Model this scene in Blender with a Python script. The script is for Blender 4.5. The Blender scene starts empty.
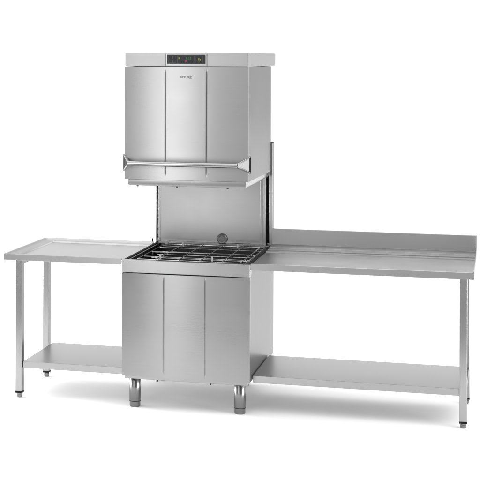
import bpy, bmesh, math
from mathutils import Vector, Matrix
R = math.radians
scene = bpy.context.scene
COL = scene.collection

# ------------------------------------------------------------------ camera
cam_d = bpy.data.cameras.new('camera'); cam = bpy.data.objects.new('camera', cam_d); COL.objects.link(cam)
YAW, ROLL = .2804, .0024
right = Vector((math.cos(YAW), math.sin(YAW), 0)); fwd = Vector((-math.sin(YAW), math.cos(YAW), 0)); up = Vector((0, 0, 1))
r2 = right*math.cos(ROLL) + up*math.sin(ROLL); u2 = -right*math.sin(ROLL) + up*math.cos(ROLL)
cam.matrix_world = Matrix.Translation((2.044, -7.8855, 1.9545)) @ Matrix((r2, u2, -fwd)).transposed().to_4x4()
cam_d.sensor_width = 36; cam_d.lens = 1460.2/480*36
cam_d.shift_x = 156.6/480; cam_d.shift_y = -182.85/480
cam_d.clip_start = .1; cam_d.clip_end = 500
scene.camera = cam
scene.render.resolution_x = scene.render.resolution_y = 1024
scene.view_settings.view_transform = 'Standard'; scene.view_settings.look = 'None'
scene.view_settings.exposure = 0; scene.view_settings.gamma = 1

# ------------------------------------------------------------------ studio surround (unseen, bright and dark bands shaped for the steel reflections)
world = bpy.data.worlds.new('World'); scene.world = world; world.use_nodes = True
wn = world.node_tree; wn.nodes.clear()
def N(tree, kind, **kw):
    n = tree.nodes.new(kind)
    for k, v in kw.items(): setattr(n, k, v)
    return n
def M(tree, op, a, b=None, c=None, clamp=False):
    n = N(tree, 'ShaderNodeMath', operation=op, use_clamp=clamp)
    for i, v in enumerate((a, b, c)):
        if v is None: continue
        if isinstance(v, (int, float)): n.inputs[i].default_value = v
        else: tree.links.new(v, n.inputs[i])
    return n.outputs[0]
def ramp(tree, fac, stops, interp='EASE'):
    n = N(tree, 'ShaderNodeValToRGB'); n.color_ramp.interpolation = interp
    el = n.color_ramp.elements
    while len(el) < len(stops): el.new(.5)
    for e, (p, v) in zip(el, stops): e.position = p; e.color = (v, v, v, 1)
    tree.links.new(fac, n.inputs[0]); return n.outputs[0]
tc = N(wn, 'ShaderNodeTexCoord'); sep = N(wn, 'ShaderNodeSeparateXYZ'); wn.links.new(tc.outputs['Generated'], sep.inputs[0])
X, Y, Z = sep.outputs
# azimuth 0..1: 0 = behind the objects (+y) , .25 = left (-x), .5 = front (-y), .75 = right
az = M(wn, 'ARCTAN2', X, M(wn, 'MULTIPLY', Y, -1))           # 0 at front, + to the right
az = M(wn, 'MULTIPLY_ADD', az, 1/(2*math.pi), .5)            # .5 front, .25 left, .75 right, 0/1 back
AZ = ramp(wn, az, [(0, 1.25), (.13, 1.3), (.19, .6), (.25, .12), (.32, .5), (.42, .4), (.464, 1.25), (.495, 1.2), (.517, .2), (.64, .25), (.70, 1.5), (.74, 1.5), (.80, 1.0), (.92, 1.0), (.955, .6), (.98, .8), (.994, 1.25), (1, 1.25)])
elev = M(wn, 'MULTIPLY_ADD', Z, .5, .5)
UP = ramp(wn, elev, [(0, .1), (.40, .32), (.5, 1.0), (.58, 1.0), (.70, .6), (1, .6)])
UPK = ramp(wn, elev, [(0, 0), (.72, 0), (.88, 1), (1, 1)])
val = M(wn, 'MULTIPLY', AZ, UP)
# overhead: wide bright zenith, added to whiten the floor, independent of azimuth
val = M(wn, 'ADD', M(wn, 'MULTIPLY', val, M(wn, 'SUBTRACT', 1, UPK)), M(wn, 'MULTIPLY', UPK, 1.7))
bg = N(wn, 'ShaderNodeBackground'); wo = N(wn, 'ShaderNodeOutputWorld')
comb = N(wn, 'ShaderNodeCombineColor')
for i in range(3): wn.links.new(val, comb.inputs[i])
wn.links.new(comb.outputs[0], bg.inputs[0]); bg.inputs[1].default_value = 1.25
wn.links.new(bg.outputs[0], wo.inputs[0])

def area(name, loc, target, sx, sy, power):
    l = bpy.data.lights.new(name, 'AREA'); l.shape = 'RECTANGLE'; l.size = sx; l.size_y = sy; l.energy = power
    o = bpy.data.objects.new(name, l); COL.objects.link(o); o.location = loc
    o.rotation_euler = (Vector(target)-Vector(loc)).to_track_quat('-Z', 'Y').to_euler(); return o
area('overhead_softbox', (.6, .9, 4.6), (.6, .7, 0), 3.0, 1.8, 10)
area('front_softbox', (-.75, -4.2, 1.35), (.2, 0, 1.1), .55, 2.5, 15.5)
area('low_shadow_fill', (-3.4, .2, .42), (0, .3, .0), 2.6, .6, 280)  # added lamp out of frame, lifts the floor shadow
area('low_shadow_fill', (4.6, -1.1, .38), (1.2, .3, .0), 2.2, .5, 150)  # added on the right as well, lightens the shadow under the machine

# ------------------------------------------------------------------ materials
def metal(name, base, rough, aniso=.6, grain=1.0, grain_dir='H', mottle=.045, edge=1.0):
    m = bpy.data.materials.new(name); m.use_nodes = True; t = m.node_tree; b = t.nodes['Principled BSDF']
    b.inputs['Metallic'].default_value = 1
    geo = N(t, 'ShaderNodeNewGeometry'); co = N(t, 'ShaderNodeTexCoord')
    mp = N(t, 'ShaderNodeMapping'); t.links.new(co.outputs['Object'], mp.inputs[0])
    mp.inputs['Scale'].default_value = (4, 4, 600) if grain_dir == 'H' else ((420, 420, 2.5) if grain_dir == 'V' else (2.5, 420, 420))
    nz = N(t, 'ShaderNodeTexNoise'); nz.inputs['Scale'].default_value = 1.0; nz.inputs['Detail'].default_value = 4
    t.links.new(mp.outputs[0], nz.inputs['Vector'])
    n2 = N(t, 'ShaderNodeTexNoise'); n2.inputs['Scale'].default_value = 3.5; n2.inputs['Detail'].default_value = 3
    t.links.new(co.outputs['Object'], n2.inputs['Vector'])
    g = M(t, 'MULTIPLY', M(t, 'SUBTRACT', nz.outputs[0], .5), .22*grain)
    q = M(t, 'MULTIPLY', M(t, 'SUBTRACT', n2.outputs[0], .5), mottle*4)
    v = M(t, 'ADD', M(t, 'ADD', g, q), 1)
    c = N(t, 'ShaderNodeCombineColor')
    for i in range(3): t.links.new(M(t, 'MULTIPLY', v, base[i]), c.inputs[i])
    t.links.new(c.outputs[0], b.inputs['Base Color'])
    rr = M(t, 'ADD', M(t, 'MULTIPLY', M(t, 'SUBTRACT', nz.outputs[0], .5), .12*grain), M(t, 'MULTIPLY_ADD', n2.outputs[0], .10, rough-.05))
    t.links.new(rr, b.inputs['Roughness'])
    b.inputs['Anisotropic'].default_value = aniso; b.inputs['Specular Tint'].default_value = (edge, edge, edge, 1)
    cr = N(t, 'ShaderNodeVectorMath', operation='CROSS_PRODUCT'); t.links.new(geo.outputs['True Normal'], cr.inputs[0]); cr.inputs[1].default_value = (0, .12, 1)
    cr2 = N(t, 'ShaderNodeVectorMath', operation='CROSS_PRODUCT'); t.links.new(geo.outputs['True Normal'], cr2.inputs[0]); t.links.new(cr.outputs[0], cr2.inputs[1])
    t.links.new((cr2 if grain_dir != 'V' else cr).outputs[0], b.inputs['Tangent'])
    if grain:
        bp = N(t, 'ShaderNodeBump'); bp.inputs['Strength'].default_value = .05*grain; bp.inputs['Distance'].default_value = .001
        t.links.new(nz.outputs[0], bp.inputs['Height']); t.links.new(bp.outputs[0], b.inputs['Normal'])
    return m
def plain(name, col, rough, metallic=0, emit=None, noise=.06):
    m = bpy.data.materials.new(name); m.use_nodes = True; t = m.node_tree; b = t.nodes['Principled BSDF']
    n = N(t, 'ShaderNodeTexNoise'); n.inputs['Scale'].default_value = 40; co = N(t, 'ShaderNodeTexCoord'); t.links.new(co.outputs['Object'], n.inputs[0])
    v = M(t, 'MULTIPLY_ADD', n.outputs[0], noise*2, 1-noise)
    c = N(t, 'ShaderNodeCombineColor')
    for i in range(3): t.links.new(M(t, 'MULTIPLY', v, col[i]), c.inputs[i])
    t.links.new(c.outputs[0], b.inputs['Base Color'])
    b.inputs['Roughness'].default_value = rough; b.inputs['Metallic'].default_value = metallic
    if emit: b.inputs['Emission Color'].default_value = (*emit[0], 1); b.inputs['Emission Strength'].default_value = emit[1]
    return m
STEEL = metal('brushed_steel_panel', (.315, .315, .315), .29, .75, grain=.35)
SIDE = metal('brushed_steel_side', (.35, .35, .35), .30, 0, grain_dir='V', edge=.66)
TABLE = metal('brushed_steel_table', (.37, .37, .37), .36, .5, grain=.7)
SPLASH = metal('brushed_steel_splash', (.36, .36, .36), .36, .6, grain=.7, edge=.75)
TUBE = metal('steel_tube', (.35, .35, .35), .27, 0, grain_dir='V', grain=.6, edge=.55)
WALL = metal('satin_steel_wall', (.33, .33, .33), .30, .5, grain=.5)
CHROME = plain('polished_chrome', (.46, .46, .46), .10, 1, noise=.02)
HCHROME = plain('handle_chrome', (.32, .32, .32), .13, 1, noise=.02)
NYLON = plain('pale_nylon', (.7, .7, .7), .5)
LEGM = metal('satin_leg_steel', (.22, .22, .22), .2, 0, grain_dir='V', grain=.6)
WIRE = plain('stainless_wire', (.5, .5, .5), .18, 1, noise=.02)
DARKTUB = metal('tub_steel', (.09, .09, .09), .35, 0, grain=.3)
BLACK = plain('matte_black', (.008, .008, .008), .6); BLACK.node_tree.nodes['Principled BSDF'].inputs['Specular IOR Level'].default_value = .1
DARK = plain('dark_gasket', (.02, .02, .02), .8); DARK.node_tree.nodes['Principled BSDF'].inputs['Specular IOR Level'].default_value = .1
GLASS = plain('black_control_glass', (.012, .013, .016), .5)
PRINT = plain('grey_print', (.11, .115, .13), .6)
LOGO = plain('grey_logo_print', (.09, .09, .095), .5)
GREEN = plain('green_led', (.02, .09, .03), .5, emit=((.08, .30, .09), .22))
RED = plain('red_led', (.2, .01, .04), .5, emit=((.42, .04, .10), .25))
YEL = plain('yellow_green_led', (.15, .15, .02), .5, emit=((.36, .36, .12), .22))
FLOOR = plain('white_studio_floor', (.92, .92, .92), .9, noise=.004)

# ------------------------------------------------------------------ helpers
def link(name, bm, mat, parent=None, smooth=False, bevel=0, seg=2):
    me = bpy.data.meshes.new(name); bmesh.ops.recalc_face_normals(bm, faces=bm.faces); bm.to_mesh(me); bm.free()
    me.materials.append(mat); o = bpy.data.objects.new(name, me); COL.objects.link(o); o.parent = parent
    if bevel or smooth:
        for p in me.polygons: p.use_smooth = True
    if bevel:
        md = o.modifiers.new('bevel', 'BEVEL'); md.width = bevel; md.segments = seg; md.limit_method = 'ANGLE'; md.angle_limit = R(35); md.harden_normals = True
    elif smooth:
        me.set_sharp_from_angle(angle=R(40))
    return o
def box(bm, x0, x1, y0, y1, z0, z1):
    vs = [bm.verts.new((x, y, z)) for x in (x0, x1) for y in (y0, y1) for z in (z0, z1)]
    for f in ((0, 1, 3, 2), (4, 6, 7, 5), (0, 4, 5, 1), (2, 3, 7, 6), (0, 2, 6, 4), (1, 5, 7, 3)): bm.faces.new([vs[i] for i in f])
def B(*boxes):
    bm = bmesh.new()
    for b in boxes: box(bm, *b)
    return bm
def tube(bm, pts, rad, seg=12, caps=True):
    pts = [Vector(p) for p in pts]; rings = []
    rads = rad if isinstance(rad, (list, tuple)) else [rad]*len(pts)
    ref = None
    for i, p in enumerate(pts):
        a = (pts[i]-pts[i-1]).normalized() if i else (pts[1]-pts[0]).normalized()
        b = (pts[i+1]-pts[i]).normalized() if i < len(pts)-1 else a
        d = (a+b).normalized()
        if ref is None: ref = Vector((0, 0, 1)) if abs(d.z) < .9 else Vector((1, 0, 0))
        s = d.cross(ref).normalized(); t = s.cross(d).normalized()
        k = 1/max(.5, math.cos(a.angle(b)/2)) if a.angle(b) > 1e-4 else 1
        rings.append([bm.verts.new(p+(s*math.cos(2*math.pi*j/seg)+t*math.sin(2*math.pi*j/seg))*rads[i]) for j in range(seg)])
    for r0, r1 in zip(rings, rings[1:]):
        for j in range(seg): bm.faces.new((r0[j], r0[(j+1) % seg], r1[(j+1) % seg], r1[j]))
    if caps: bm.faces.new(rings[0][::-1]); bm.faces.new(rings[-1])
def lathe(bm, cx, cy, prof, seg=32):
    rings = [[bm.verts.new((cx+r*math.cos(2*math.pi*j/seg), cy+r*math.sin(2*math.pi*j/seg), z)) for j in range(seg)] for r, z in prof]
    for r0, r1 in zip(rings, rings[1:]):
        for j in range(seg): bm.faces.new((r0[j], r0[(j+1) % seg], r1[(j+1) % seg], r1[j]))
    bm.faces.new(rings[0][::-1]); bm.faces.new(rings[-1])
def extrude_profile(bm, prof, x0, x1):
    """closed (y, z) outline extruded along x"""
    a = [bm.verts.new((x0, y, z)) for y, z in prof]; b = [bm.verts.new((x1, y, z)) for y, z in prof]
    n = len(prof)
    for i in range(n): bm.faces.new((a[i], a[(i+1) % n], b[(i+1) % n], b[i]))
    bm.faces.new(a[::-1]); bm.faces.new(b)
def thing(name, label, cat, loc=(0, 0, 0), group=None):
    o = bpy.data.objects.new(name, None); COL.objects.link(o); o.location = loc; o['label'] = label; o['category'] = cat
    if group: o['group'] = group
    return o
def copy_part(o, parent, loc):
    c = o.copy(); COL.objects.link(c); c.parent = parent; c.location = loc
    for ch in o.children:
        d = ch.copy(); COL.objects.link(d); d.parent = c
    return c

# ------------------------------------------------------------------ floor
fl = link('floor', B((-30, 30, -1.62, 30, -.02, 0)), FLOOR); fl['kind'] = 'structure'

# ------------------------------------------------------------------ dishwasher
dw = thing('hood_dishwasher', 'tall stainless steel hood dishwasher with raised hood, standing between the two steel tables', 'dishwasher')

def front_panel(name, x0, x1, z0, z1, y, creases, cz0, cz1, bow, parent):
    """sheet-steel front with pressed vertical creases that die out above and below; slightly crowned"""
    bm = bmesh.new(); xs = set([x0, x1])
    n = 40
    for i in range(n+1): xs.add(x0+(x1-x0)*i/n)
    for c in creases:
        for d in (-.012, -.005, -.0042, -.003, -.002, -.001, 0, .001, .002, .003, .0042, .005, .012): xs.add(c+d)
    xs = sorted(xs)
    zs = [z0, cz0-.012, cz0, cz0+.010, cz0+.02, (cz0+cz1)/2, cz1-.02, cz1-.010, cz1, cz1+.012, z1]
    def amp(z):
        if z <= cz0-.001 or z >= cz1+.001: return 0
        return min(1, (z-cz0)/.02, (cz1-z)/.02)
    def h(x, z):
        u = (x-x0)/(x1-x0)*2-1
        v = y - bow*(1-u*u)
        for c in creases:
            d = abs(x-c)
            if d < .0042: v += .0017*amp(z)*(1-d/.0042)
        return v
    g = [[bm.verts.new((x, h(x, z), z)) for x in xs] for z in zs]
    back = [[bm.verts.new((x, y+.016, z)) for x in (xs[0], xs[-1])] for z in (zs[0], zs[-1])]
    for r0, r1 in zip(g, g[1:]):
        for i in range(len(xs)-1): bm.faces.new((r0[i], r0[i+1], r1[i+1], r1[i]))
    bm.faces.new([back[0][0], back[0][1]] + g[0][::-1])
    bm.faces.new([back[1][1], back[1][0]] + g[-1])
    bm.faces.new([back[1][0], back[0][0]] + [r[0] for r in g])
    bm.faces.new([back[0][1], back[1][1]] + [r[-1] for r in g][::-1])
    bm.faces.new([back[0][0], back[1][0], back[1][1], back[0][1]])
    return link(name, bm, STEEL, parent, smooth=True)

HX0, HX1 = .006, .702
# --- hood
link('hood_shell', B((HX0+.001, HX1, .047, .845, 1.272, 1.903)), SIDE, dw, bevel=.003)
front_panel('hood_front', HX0, HX1, 1.274, 1.901, .030, (.240, .472), 1.303, 1.882, .006, dw)
# top cover: hollow band, deeper than the hood
bm = B((HX0+.003, HX1+.001, .024, 1.014, 1.9045, 1.980))
link('top_cover', bm, TABLE, dw, bevel=.003)
# skirt: inset ring under the hood
bm = bmesh.new()
sk = [(HX0+.014, .042), (HX1-.012, .042), (HX1-.012, .835), (HX0+.014, .835)]
def ring_wall(bm, pts, z0, z1, th, flare=0):
    n = len(pts); cx = sum(p[0] for p in pts)/n; cy = sum(p[1] for p in pts)/n
    def off(p, d): return (p[0]+(d if p[0] < cx else -d), p[1]+(d if p[1] < cy else -d))
    rows = [[(*p, z1) for p in pts], [(*off(p, 0), z0+.012) for p in pts], [(*off(p, .006), z0) for p in pts],
            [(*off(p, .006+th), z0) for p in pts], [(*off(p, th), z1) for p in pts]]
    V = [[bm.verts.new(q) for q in r] for r in rows]
    for a, b in zip(V, V[1:]+V[:1]):
        for i in range(n): bm.faces.new((a[i], a[(i+1) % n], b[(i+1) % n], b[i]))
ring_wall(bm, sk, 1.238, 1.2725, .02)
skirt = link('hood_skirt', bm, STEEL, dw, bevel=.0015)
for x in (.075, .30, .585):
    bm = bmesh.new(); lathe(bm, x, .055, [(.006, 1.232), (.006, 1.238)], 12); link('bolt', bm, DARK, skirt, smooth=True)

# --- control panel on the cover
PY = .0235
for xa in (.238, .4735): link('frame_strip', B((xa, xa+.0035, PY-.003, PY+.002, 1.9065, 1.974)), TABLE, dw, bevel=.0008)
link('control_recess', B((.243, .472, PY-.0012, PY+.002, 1.909, 1.974)), STEEL, dw, bevel=.0005)
pan = link('control_panel', B((.250, .466, PY-.0035, PY, 1.919, 1.9695)), GLASS, dw, bevel=.0012)
PX0, PZ0 = .250, 1.919
SXP = .216/365; SZP = .0505/91            # zoomed-photo units to metres
def px(u): return PX0+(u-75)*SXP
def pz(v): return 1.9695-(v-92)*SZP
FY = PY-.0036
def frame_rect(u0, u1, v0, v1, w, mat, name):
    a, b, c, d = px(u0), px(u1), pz(v1), pz(v0)
    y0, y1 = FY-.0006, FY+.0008
    return link(name, B((a, b, y0, y1, c, c+w), (a, b, y0, y1, d-w, d), (a, a+w, y0, y1, c+w, d-w), (b-w, b, y0, y1, c+w, d-w)), mat, pan)
for u0 in (90, 128):
    for v0 in (104, 143): frame_rect(u0, u0+33, v0, v0+31, .0014, PRINT, 'button')
frame_rect(350, 414, 102, 176, .0014, PRINT, 'button')
frame_rect(172, 338, 102, 176, .0011, PRINT, 'display_window')
def dots(name, mat, rects):
    return link(name, B(*[(px(u0), px(u1), FY-.0008, FY+.0006, pz(v1), pz(v0)) for u0, u1, v0, v1 in rects]), mat, pan)
dots('indicator_light', YEL, [(184, 200, 118, 136)]); dots('indicator_light', RED, [(246, 264, 147, 164)])
dig = []
for u in (258, 275, 292):               # three seven-segment figures 8
    dig += [(u, u+11, 116, 119), (u, u+11, 127, 130), (u, u+11, 138, 141), (u-1, u+2, 119.5, 137.5), (u+9, u+12, 119.5, 137.5)]
dots('digit_display', GREEN, [(a+.0, b, c, d) for a, b, c, d in dig if True][:3]+[r for k in range(3) for r in [(258+17*k-1, 258+17*k+2, 119.5, 126.5), (258+17*k+9, 258+17*k+12, 119.5, 126.5), (258+17*k+9, 258+17*k+12, 130.5, 137.5), (258+17*k-1, 258+17*k+2, 130.5, 137.5)]]+[(275, 286, 116, 119), (275, 286, 127, 130), (275, 286, 138, 141), (292, 303, 116, 119), (292, 303, 127, 130), (292, 303, 138, 141)])
dots('indicator_light', YEL, [(372, 384, 124, 130), (372, 378, 130.5, 150), (384.5, 396, 134, 152), (376, 384, 154, 160)])
for u in (200, 222, 246, 268, 300, 322): dots('indicator_light', PRINT, [(u, u+7, 166, 169)])

# --- logo lettering (printed, lower case)
cu = bpy.data.curves.new('lettering', 'FONT'); cu.body = 'smeg'; cu.size = .0225; cu.extrude = .0003; cu.align_x = 'CENTER'; cu.space_character = 1.08; cu.offset = .0003
to = bpy.data.objects.new('lettering_tmp', cu); COL.objects.link(to)
bpy.context.view_layer.update()
me = bpy.data.meshes.new_from_object(to.evaluated_get(bpy.context.evaluated_depsgraph_get())); bpy.data.objects.remove(to)
me.transform(Matrix.Translation((.355, .0242, 1.8415)) @ Matrix.Rotation(R(90), 4, 'X') @ Matrix.Diagonal((1.35, .8, 1, 1)))
me.materials.clear(); me.materials.append(LOGO)
lg = bpy.data.objects.new('logo', me); COL.objects.link(lg); lg.parent = dw

# --- lift handle: round bar between two flared triangular brackets that wrap to the hood sides
handle = link('handle', (lambda bm: (tube(bm, [(.048, -.068, 1.369), (.660, -.068, 1.369)], .0140, 24), bm)[1])(bmesh.new()), HCHROME, dw, smooth=True)
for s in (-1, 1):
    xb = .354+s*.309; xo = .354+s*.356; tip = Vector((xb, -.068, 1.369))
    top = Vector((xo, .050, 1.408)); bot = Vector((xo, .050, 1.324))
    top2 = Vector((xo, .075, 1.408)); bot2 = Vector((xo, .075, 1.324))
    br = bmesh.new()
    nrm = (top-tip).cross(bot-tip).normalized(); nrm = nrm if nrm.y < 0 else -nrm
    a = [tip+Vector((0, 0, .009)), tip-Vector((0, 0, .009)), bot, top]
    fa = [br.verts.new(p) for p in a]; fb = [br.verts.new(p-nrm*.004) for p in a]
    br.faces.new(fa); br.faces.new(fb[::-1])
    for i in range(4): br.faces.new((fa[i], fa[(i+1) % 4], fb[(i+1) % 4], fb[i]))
    bo = link('bracket', br, CHROME if s > 0 else BLACK, handle)  # left face black: its dark reflection is put into the colour
    br = bmesh.new(); tube(br, [tip+Vector((-s*.01, 0, .003)), top], [.0085, .0045], 12); tube(br, [tip+Vector((-s*.01, 0, -.003)), bot], [.0085, .0045], 12)
    link('rim', br, HCHROME, bo, smooth=True)
    # side plate, lying on the hood side
    link('side_plate', B((xo-.0045, xo+.0045, .047, .056, 1.319, 1.413)), DARK, bo, bevel=.001)

# --- rear wall and guide columns
link('rear_wall', B((.012, .655, .850, .862, .815, 1.34)), WALL, dw, bevel=.001)
for xa in (.0125, .638): link('wall_flange', B((xa, xa+.013, .8460, .8495, .83, 1.30)), STEEL, dw, bevel=.001)
def column(x0, x1, sx0, sx1):
    c = link('guide_column', B((x0, sx0, .848, .905, .20, 1.440), (sx1, x1, .848, .905, .20, 1.440), (sx0+.0002, sx1-.0002, .876, .9045, .201, 1.439)), SIDE, dw, bevel=.0015)
    link('slot_fill', B((sx0+.0005, sx1-.0005, .858, .8755, .84, 1.285)), BLACK, c)  # black strip filling the column slot
    bm = bmesh.new(); tube(bm, [((sx0+sx1)/2+.002, .8555, .84), ((sx0+sx1)/2+.002, .8555, 1.285)], .0022, 10); link('guide_rod', bm, DARK, c, smooth=True)
    link('column_cap', B((x0+.001, x1-.001, .850, .904, 1.4405, 1.446)), BLACK, c, bevel=.001)
    return c
column(.6565, .7115, .672, .692)
column(-.0065, .0110, -.0010, .0075)
# round inlet on the rear wall
bm = bmesh.new(); seg = 32
for (r, y) in [(.034, .849)]:
    pass
pr = [(.031, .8495), (.031, .838), (.026, .833), (.018, .8335), (.0165, .836), (.001, .836)]
rings = [[bm.verts.new((.407+r*math.cos(2*math.pi*j/seg), y, .858+r*math.sin(2*math.pi*j/seg))) for j in range(seg)] for r, y in pr]
for a, b in zip(rings, rings[1:]):
    for j in range(seg): bm.faces.new((a[j], a[(j+1) % seg], b[(j+1) % seg], b[j]))
bm.faces.new(rings[0]); bm.faces.new(rings[-1])
link('wall_port', bm, metal('port_steel', (.25, .25, .25), .4, 0, grain=.2), dw, smooth=True)

# --- base cabinet: side walls, back, floor; open tub on top
BX0, BX1, BD = 0.0, .718, .84
link('cabinet', B((BX0, BX0+.018, .018, BD, .182, .822), (BX1-.018, BX1, .018, BD, .182, .822), (BX0+.018, BX1-.018, BD-.018, BD, .182, .8215), (BX0+.018, BX1-.018, .018, BD-.018, .182, .2)), SIDE, dw, bevel=.001)
front_panel('cabinet_front', BX0, BX1+.001, .181, .7535, .0, (.2405, .474), .205, .738, .013, dw)
link('front_rail', B((BX0-.001, BX1+.002, -.0045, .022, .757, .827)), STEEL, dw, bevel=.0025)
link('rail_end', B((BX1+.0022, BX1+.0045, -.003, .03, .770, .8265)), STEEL, dw, bevel=.0006)
link('base_skirt', B((BX0+.014, BX1-.012, .010, BD-.01, .164, .1795)), STEEL, dw, bevel=.002)
for x in (.062, .20, .50, .665):
    bm = bmesh.new(); lathe(bm, x, .014, [(.005, .1565), (.005, .1635)], 12); link('bolt', bm, DARK, dw, smooth=True)
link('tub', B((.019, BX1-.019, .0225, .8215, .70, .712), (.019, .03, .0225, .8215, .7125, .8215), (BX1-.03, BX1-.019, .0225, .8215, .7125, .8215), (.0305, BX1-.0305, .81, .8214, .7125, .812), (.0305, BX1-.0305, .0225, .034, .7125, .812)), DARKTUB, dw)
link('tub_gasket', B((.004, .020, .024, .838, .8225, .8262), (BX1-.020, BX1-.002, .024, .838, .8225, .8262), (.0205, BX1-.0205, .0235, .030, .8225, .8255)), DARK, dw, bevel=.0008)
link('tub_rear_ledge', B((.021, BX1-.021, .795, .8485, .8222, .8300)), WALL, dw, bevel=.002)
def dw_leg(x, y):
    bm = bmesh.new(); lathe(bm, x, y, [(.030, .163), (.0325, .160), (.0325, .035), (.0305, .032), (.0305, .008), (.028, .001), (.026, 0)], 36)
    l = link('leg', bm, LEGM, dw, smooth=True)
    bm = bmesh.new(); lathe(bm, x, y, [(.0329, .0345), (.0329, .0315)], 36); link('ring', bm, DARK, l, smooth=True)
for x, y in ((.062, .06), (.655, .06), (.062, .76), (.56, .76)): dw_leg(x, y)

# ------------------------------------------------------------------ wire rack resting in the tub
rk = thing('wire_rack', 'open stainless wire rack lying in the tub of the dishwasher', 'wire rack')
def wire(name, pts, r, parent=rk):
    bm = bmesh.new(); tube(bm, pts, r, 8); return link(name, bm, WIRE, parent, smooth=True)
zr = .826
wire('rack_frame', [(.075, .05, zr), (.688, .05, zr), (.688, .74, zr), (.075, .74, zr), (.075, .05, zr)], .0026)
for x in (.195, .313, .435, .558, .662): wire('cross_wire', [(x, .038, zr+.005), (x, .60, zr+.005), (x, .74, zr+.005)], .0023)
for y in (.20, .41, .60, .68): wire('long_wire', [(.075, y, zr-.004), (.688, y, zr-.004)], .0022)
wire('lower_wire', [(.115, .04, .79), (.115, .72, .79)], .003); wire('lower_wire', [(.64, .04, .79), (.64, .72, .79)], .003)
wire('guide_bar', [(.12, .23, zr+.004), (.12, .23, .846), (.58, .23, .846), (.58, .23, zr+.004)], .0034)
wire('guide_bar', [(.10, .72, zr+.004), (.10, .72, .848), (.60, .72, .848), (.60, .72, zr+.004)], .0034)
for x, y in ((.195, .10), (.49, .10), (.20, .68), (.53, .68)):
    bm = bmesh.new(); tube(bm, [(x, y, zr-.003), (x, y, zr+.022)], .005, 10); link('post', bm, NYLON, rk, smooth=True)
for y in (.12, .27, .42, .57, .70): wire('lower_wire', [(.07, y, .785), (.65, y, .785)], .0025)
for x in (.25, .37, .50): wire('lower_wire', [(x, .04, .788), (x, .74, .788)], .0025)

# ------------------------------------------------------------------ tables
def leg(parent, x, y, top, z0=.036):
    l = link('leg', B((x-.02, x+.02, y-.02, y+.02, z0, top)), TUBE, parent, bevel=.0025)
    link('collar', B((x-.0205, x+.0205, y-.0205, y+.0205, z0-.010, z0)), BLACK, l, bevel=.001)
    bm = bmesh.new(); lathe(bm, x, y, [(.013, z0-.0102), (.013, .020), (.0165, .018), (.0165, .006), (.013, 0)], 24)
    link('foot', bm, LEGM, l, smooth=True)
    return l
def shelf(parent, x0, x1, y0, y1, z):
    link('shelf', B((x0, x1, y0, y1, z-.038, z)), TABLE, parent, bevel=.003)

# left table: raised rim at left and back, sunken surface
lt = thing('side_table', 'short stainless steel side table with a sunken top and raised rim, left of the dishwasher', 'table')
TZ, TF = .833, .797
LX = -.698
bm = bmesh.new()
# heights of a grid: outer rim, slope, recessed surface
xs = [LX, LX+.012, LX+.026, LX+.062, LX+.074, -.003]; ys = [0.0, .008, .012, .712, .722, .756, .770, .780]
def zz(i, j):
    if j <= 1: return TZ-.001
    hx = (0, 0, .010, .013, .022, .022)[i]; hy = (0, 0, .022, .022, .013, .010, 0, 0)[j]
    return TZ-min(hx, hy)
g = [[bm.verts.new((x, y, zz(i, j))) for j, y in enumerate(ys)] for i, x in enumerate(xs)]
for i in range(len(xs)-1):
    for j in range(len(ys)-1): bm.faces.new((g[i][j], g[i+1][j], g[i+1][j+1], g[i][j+1]))
# apron round the outside and an underside
edge = [g[i][0] for i in range(len(xs))]+[g[-1][j] for j in range(1, len(ys))]+[g[i][-1] for i in range(len(xs)-2, -1, -1)]+[g[0][j] for j in range(len(ys)-2, 0, -1)]
low = [bm.verts.new((v.co.x, v.co.y, TF)) for v in edge]
for i in range(len(edge)): k = (i+1) % len(edge); bm.faces.new((edge[i], edge[k], low[k], low[i]))
bm.faces.new(low)
link('tabletop', bm, TABLE, lt, bevel=.002)
for x, y in ((-.628, .085), (-.642, .645)): leg(lt, x, y, TF)
link('side_rail', B((-.647, -.617, .1055, .6245, .762, .796)), TUBE, lt, bevel=.001)
shelf(lt, -.6065, -.003, .075, .655, .208)
link('corner_post', B((-.012, -.006, .776, .784, .8335, .852)), BLACK, lt)

# right table: long, with tall splashback
rt = thing('work_table', 'long stainless steel work table with tall splashback, right of the dishwasher', 'table')
RX0, RX1 = .7235, 1.893
prof = [(0.0, .797), (0.0, .832), (.004, .834), (.014, .834), (.020, .8275), (.520, .8275), (.5205, .8345), (.560, .8345), (.5605, .8250), (.590, .8250), (.5905, .8370), (.655, .8370), (.6555, .8425), (.764, .8470), (.764, .938), (.784, .938), (.784, .797)]
bm = bmesh.new(); extrude_profile(bm, prof, RX0, RX1)
link('tabletop', bm, SPLASH, rt, bevel=.0007)
prof2 = [(0.0, .797), (0.0, .836), (.60, .838), (.70, .852), (.764, .868), (.784, .938), (.784, .797)]
bm = bmesh.new(); extrude_profile(bm, prof2, RX1+.0003, RX1+.004); link('end_plate', bm, TABLE, rt)
for x, y in ((1.842, .085), (1.842, .655)): leg(rt, x, y, TF)
link('side_rail', B((1.827, 1.857, .1055, .6345, .762, .796)), TUBE, rt, bevel=.001)
link('shelf_bracket', B((1.826, 1.858, .1055, .6345, .172, .206)), TUBE, rt, bevel=.001)
shelf(rt, RX0, 1.8218, .075, .655, .208)
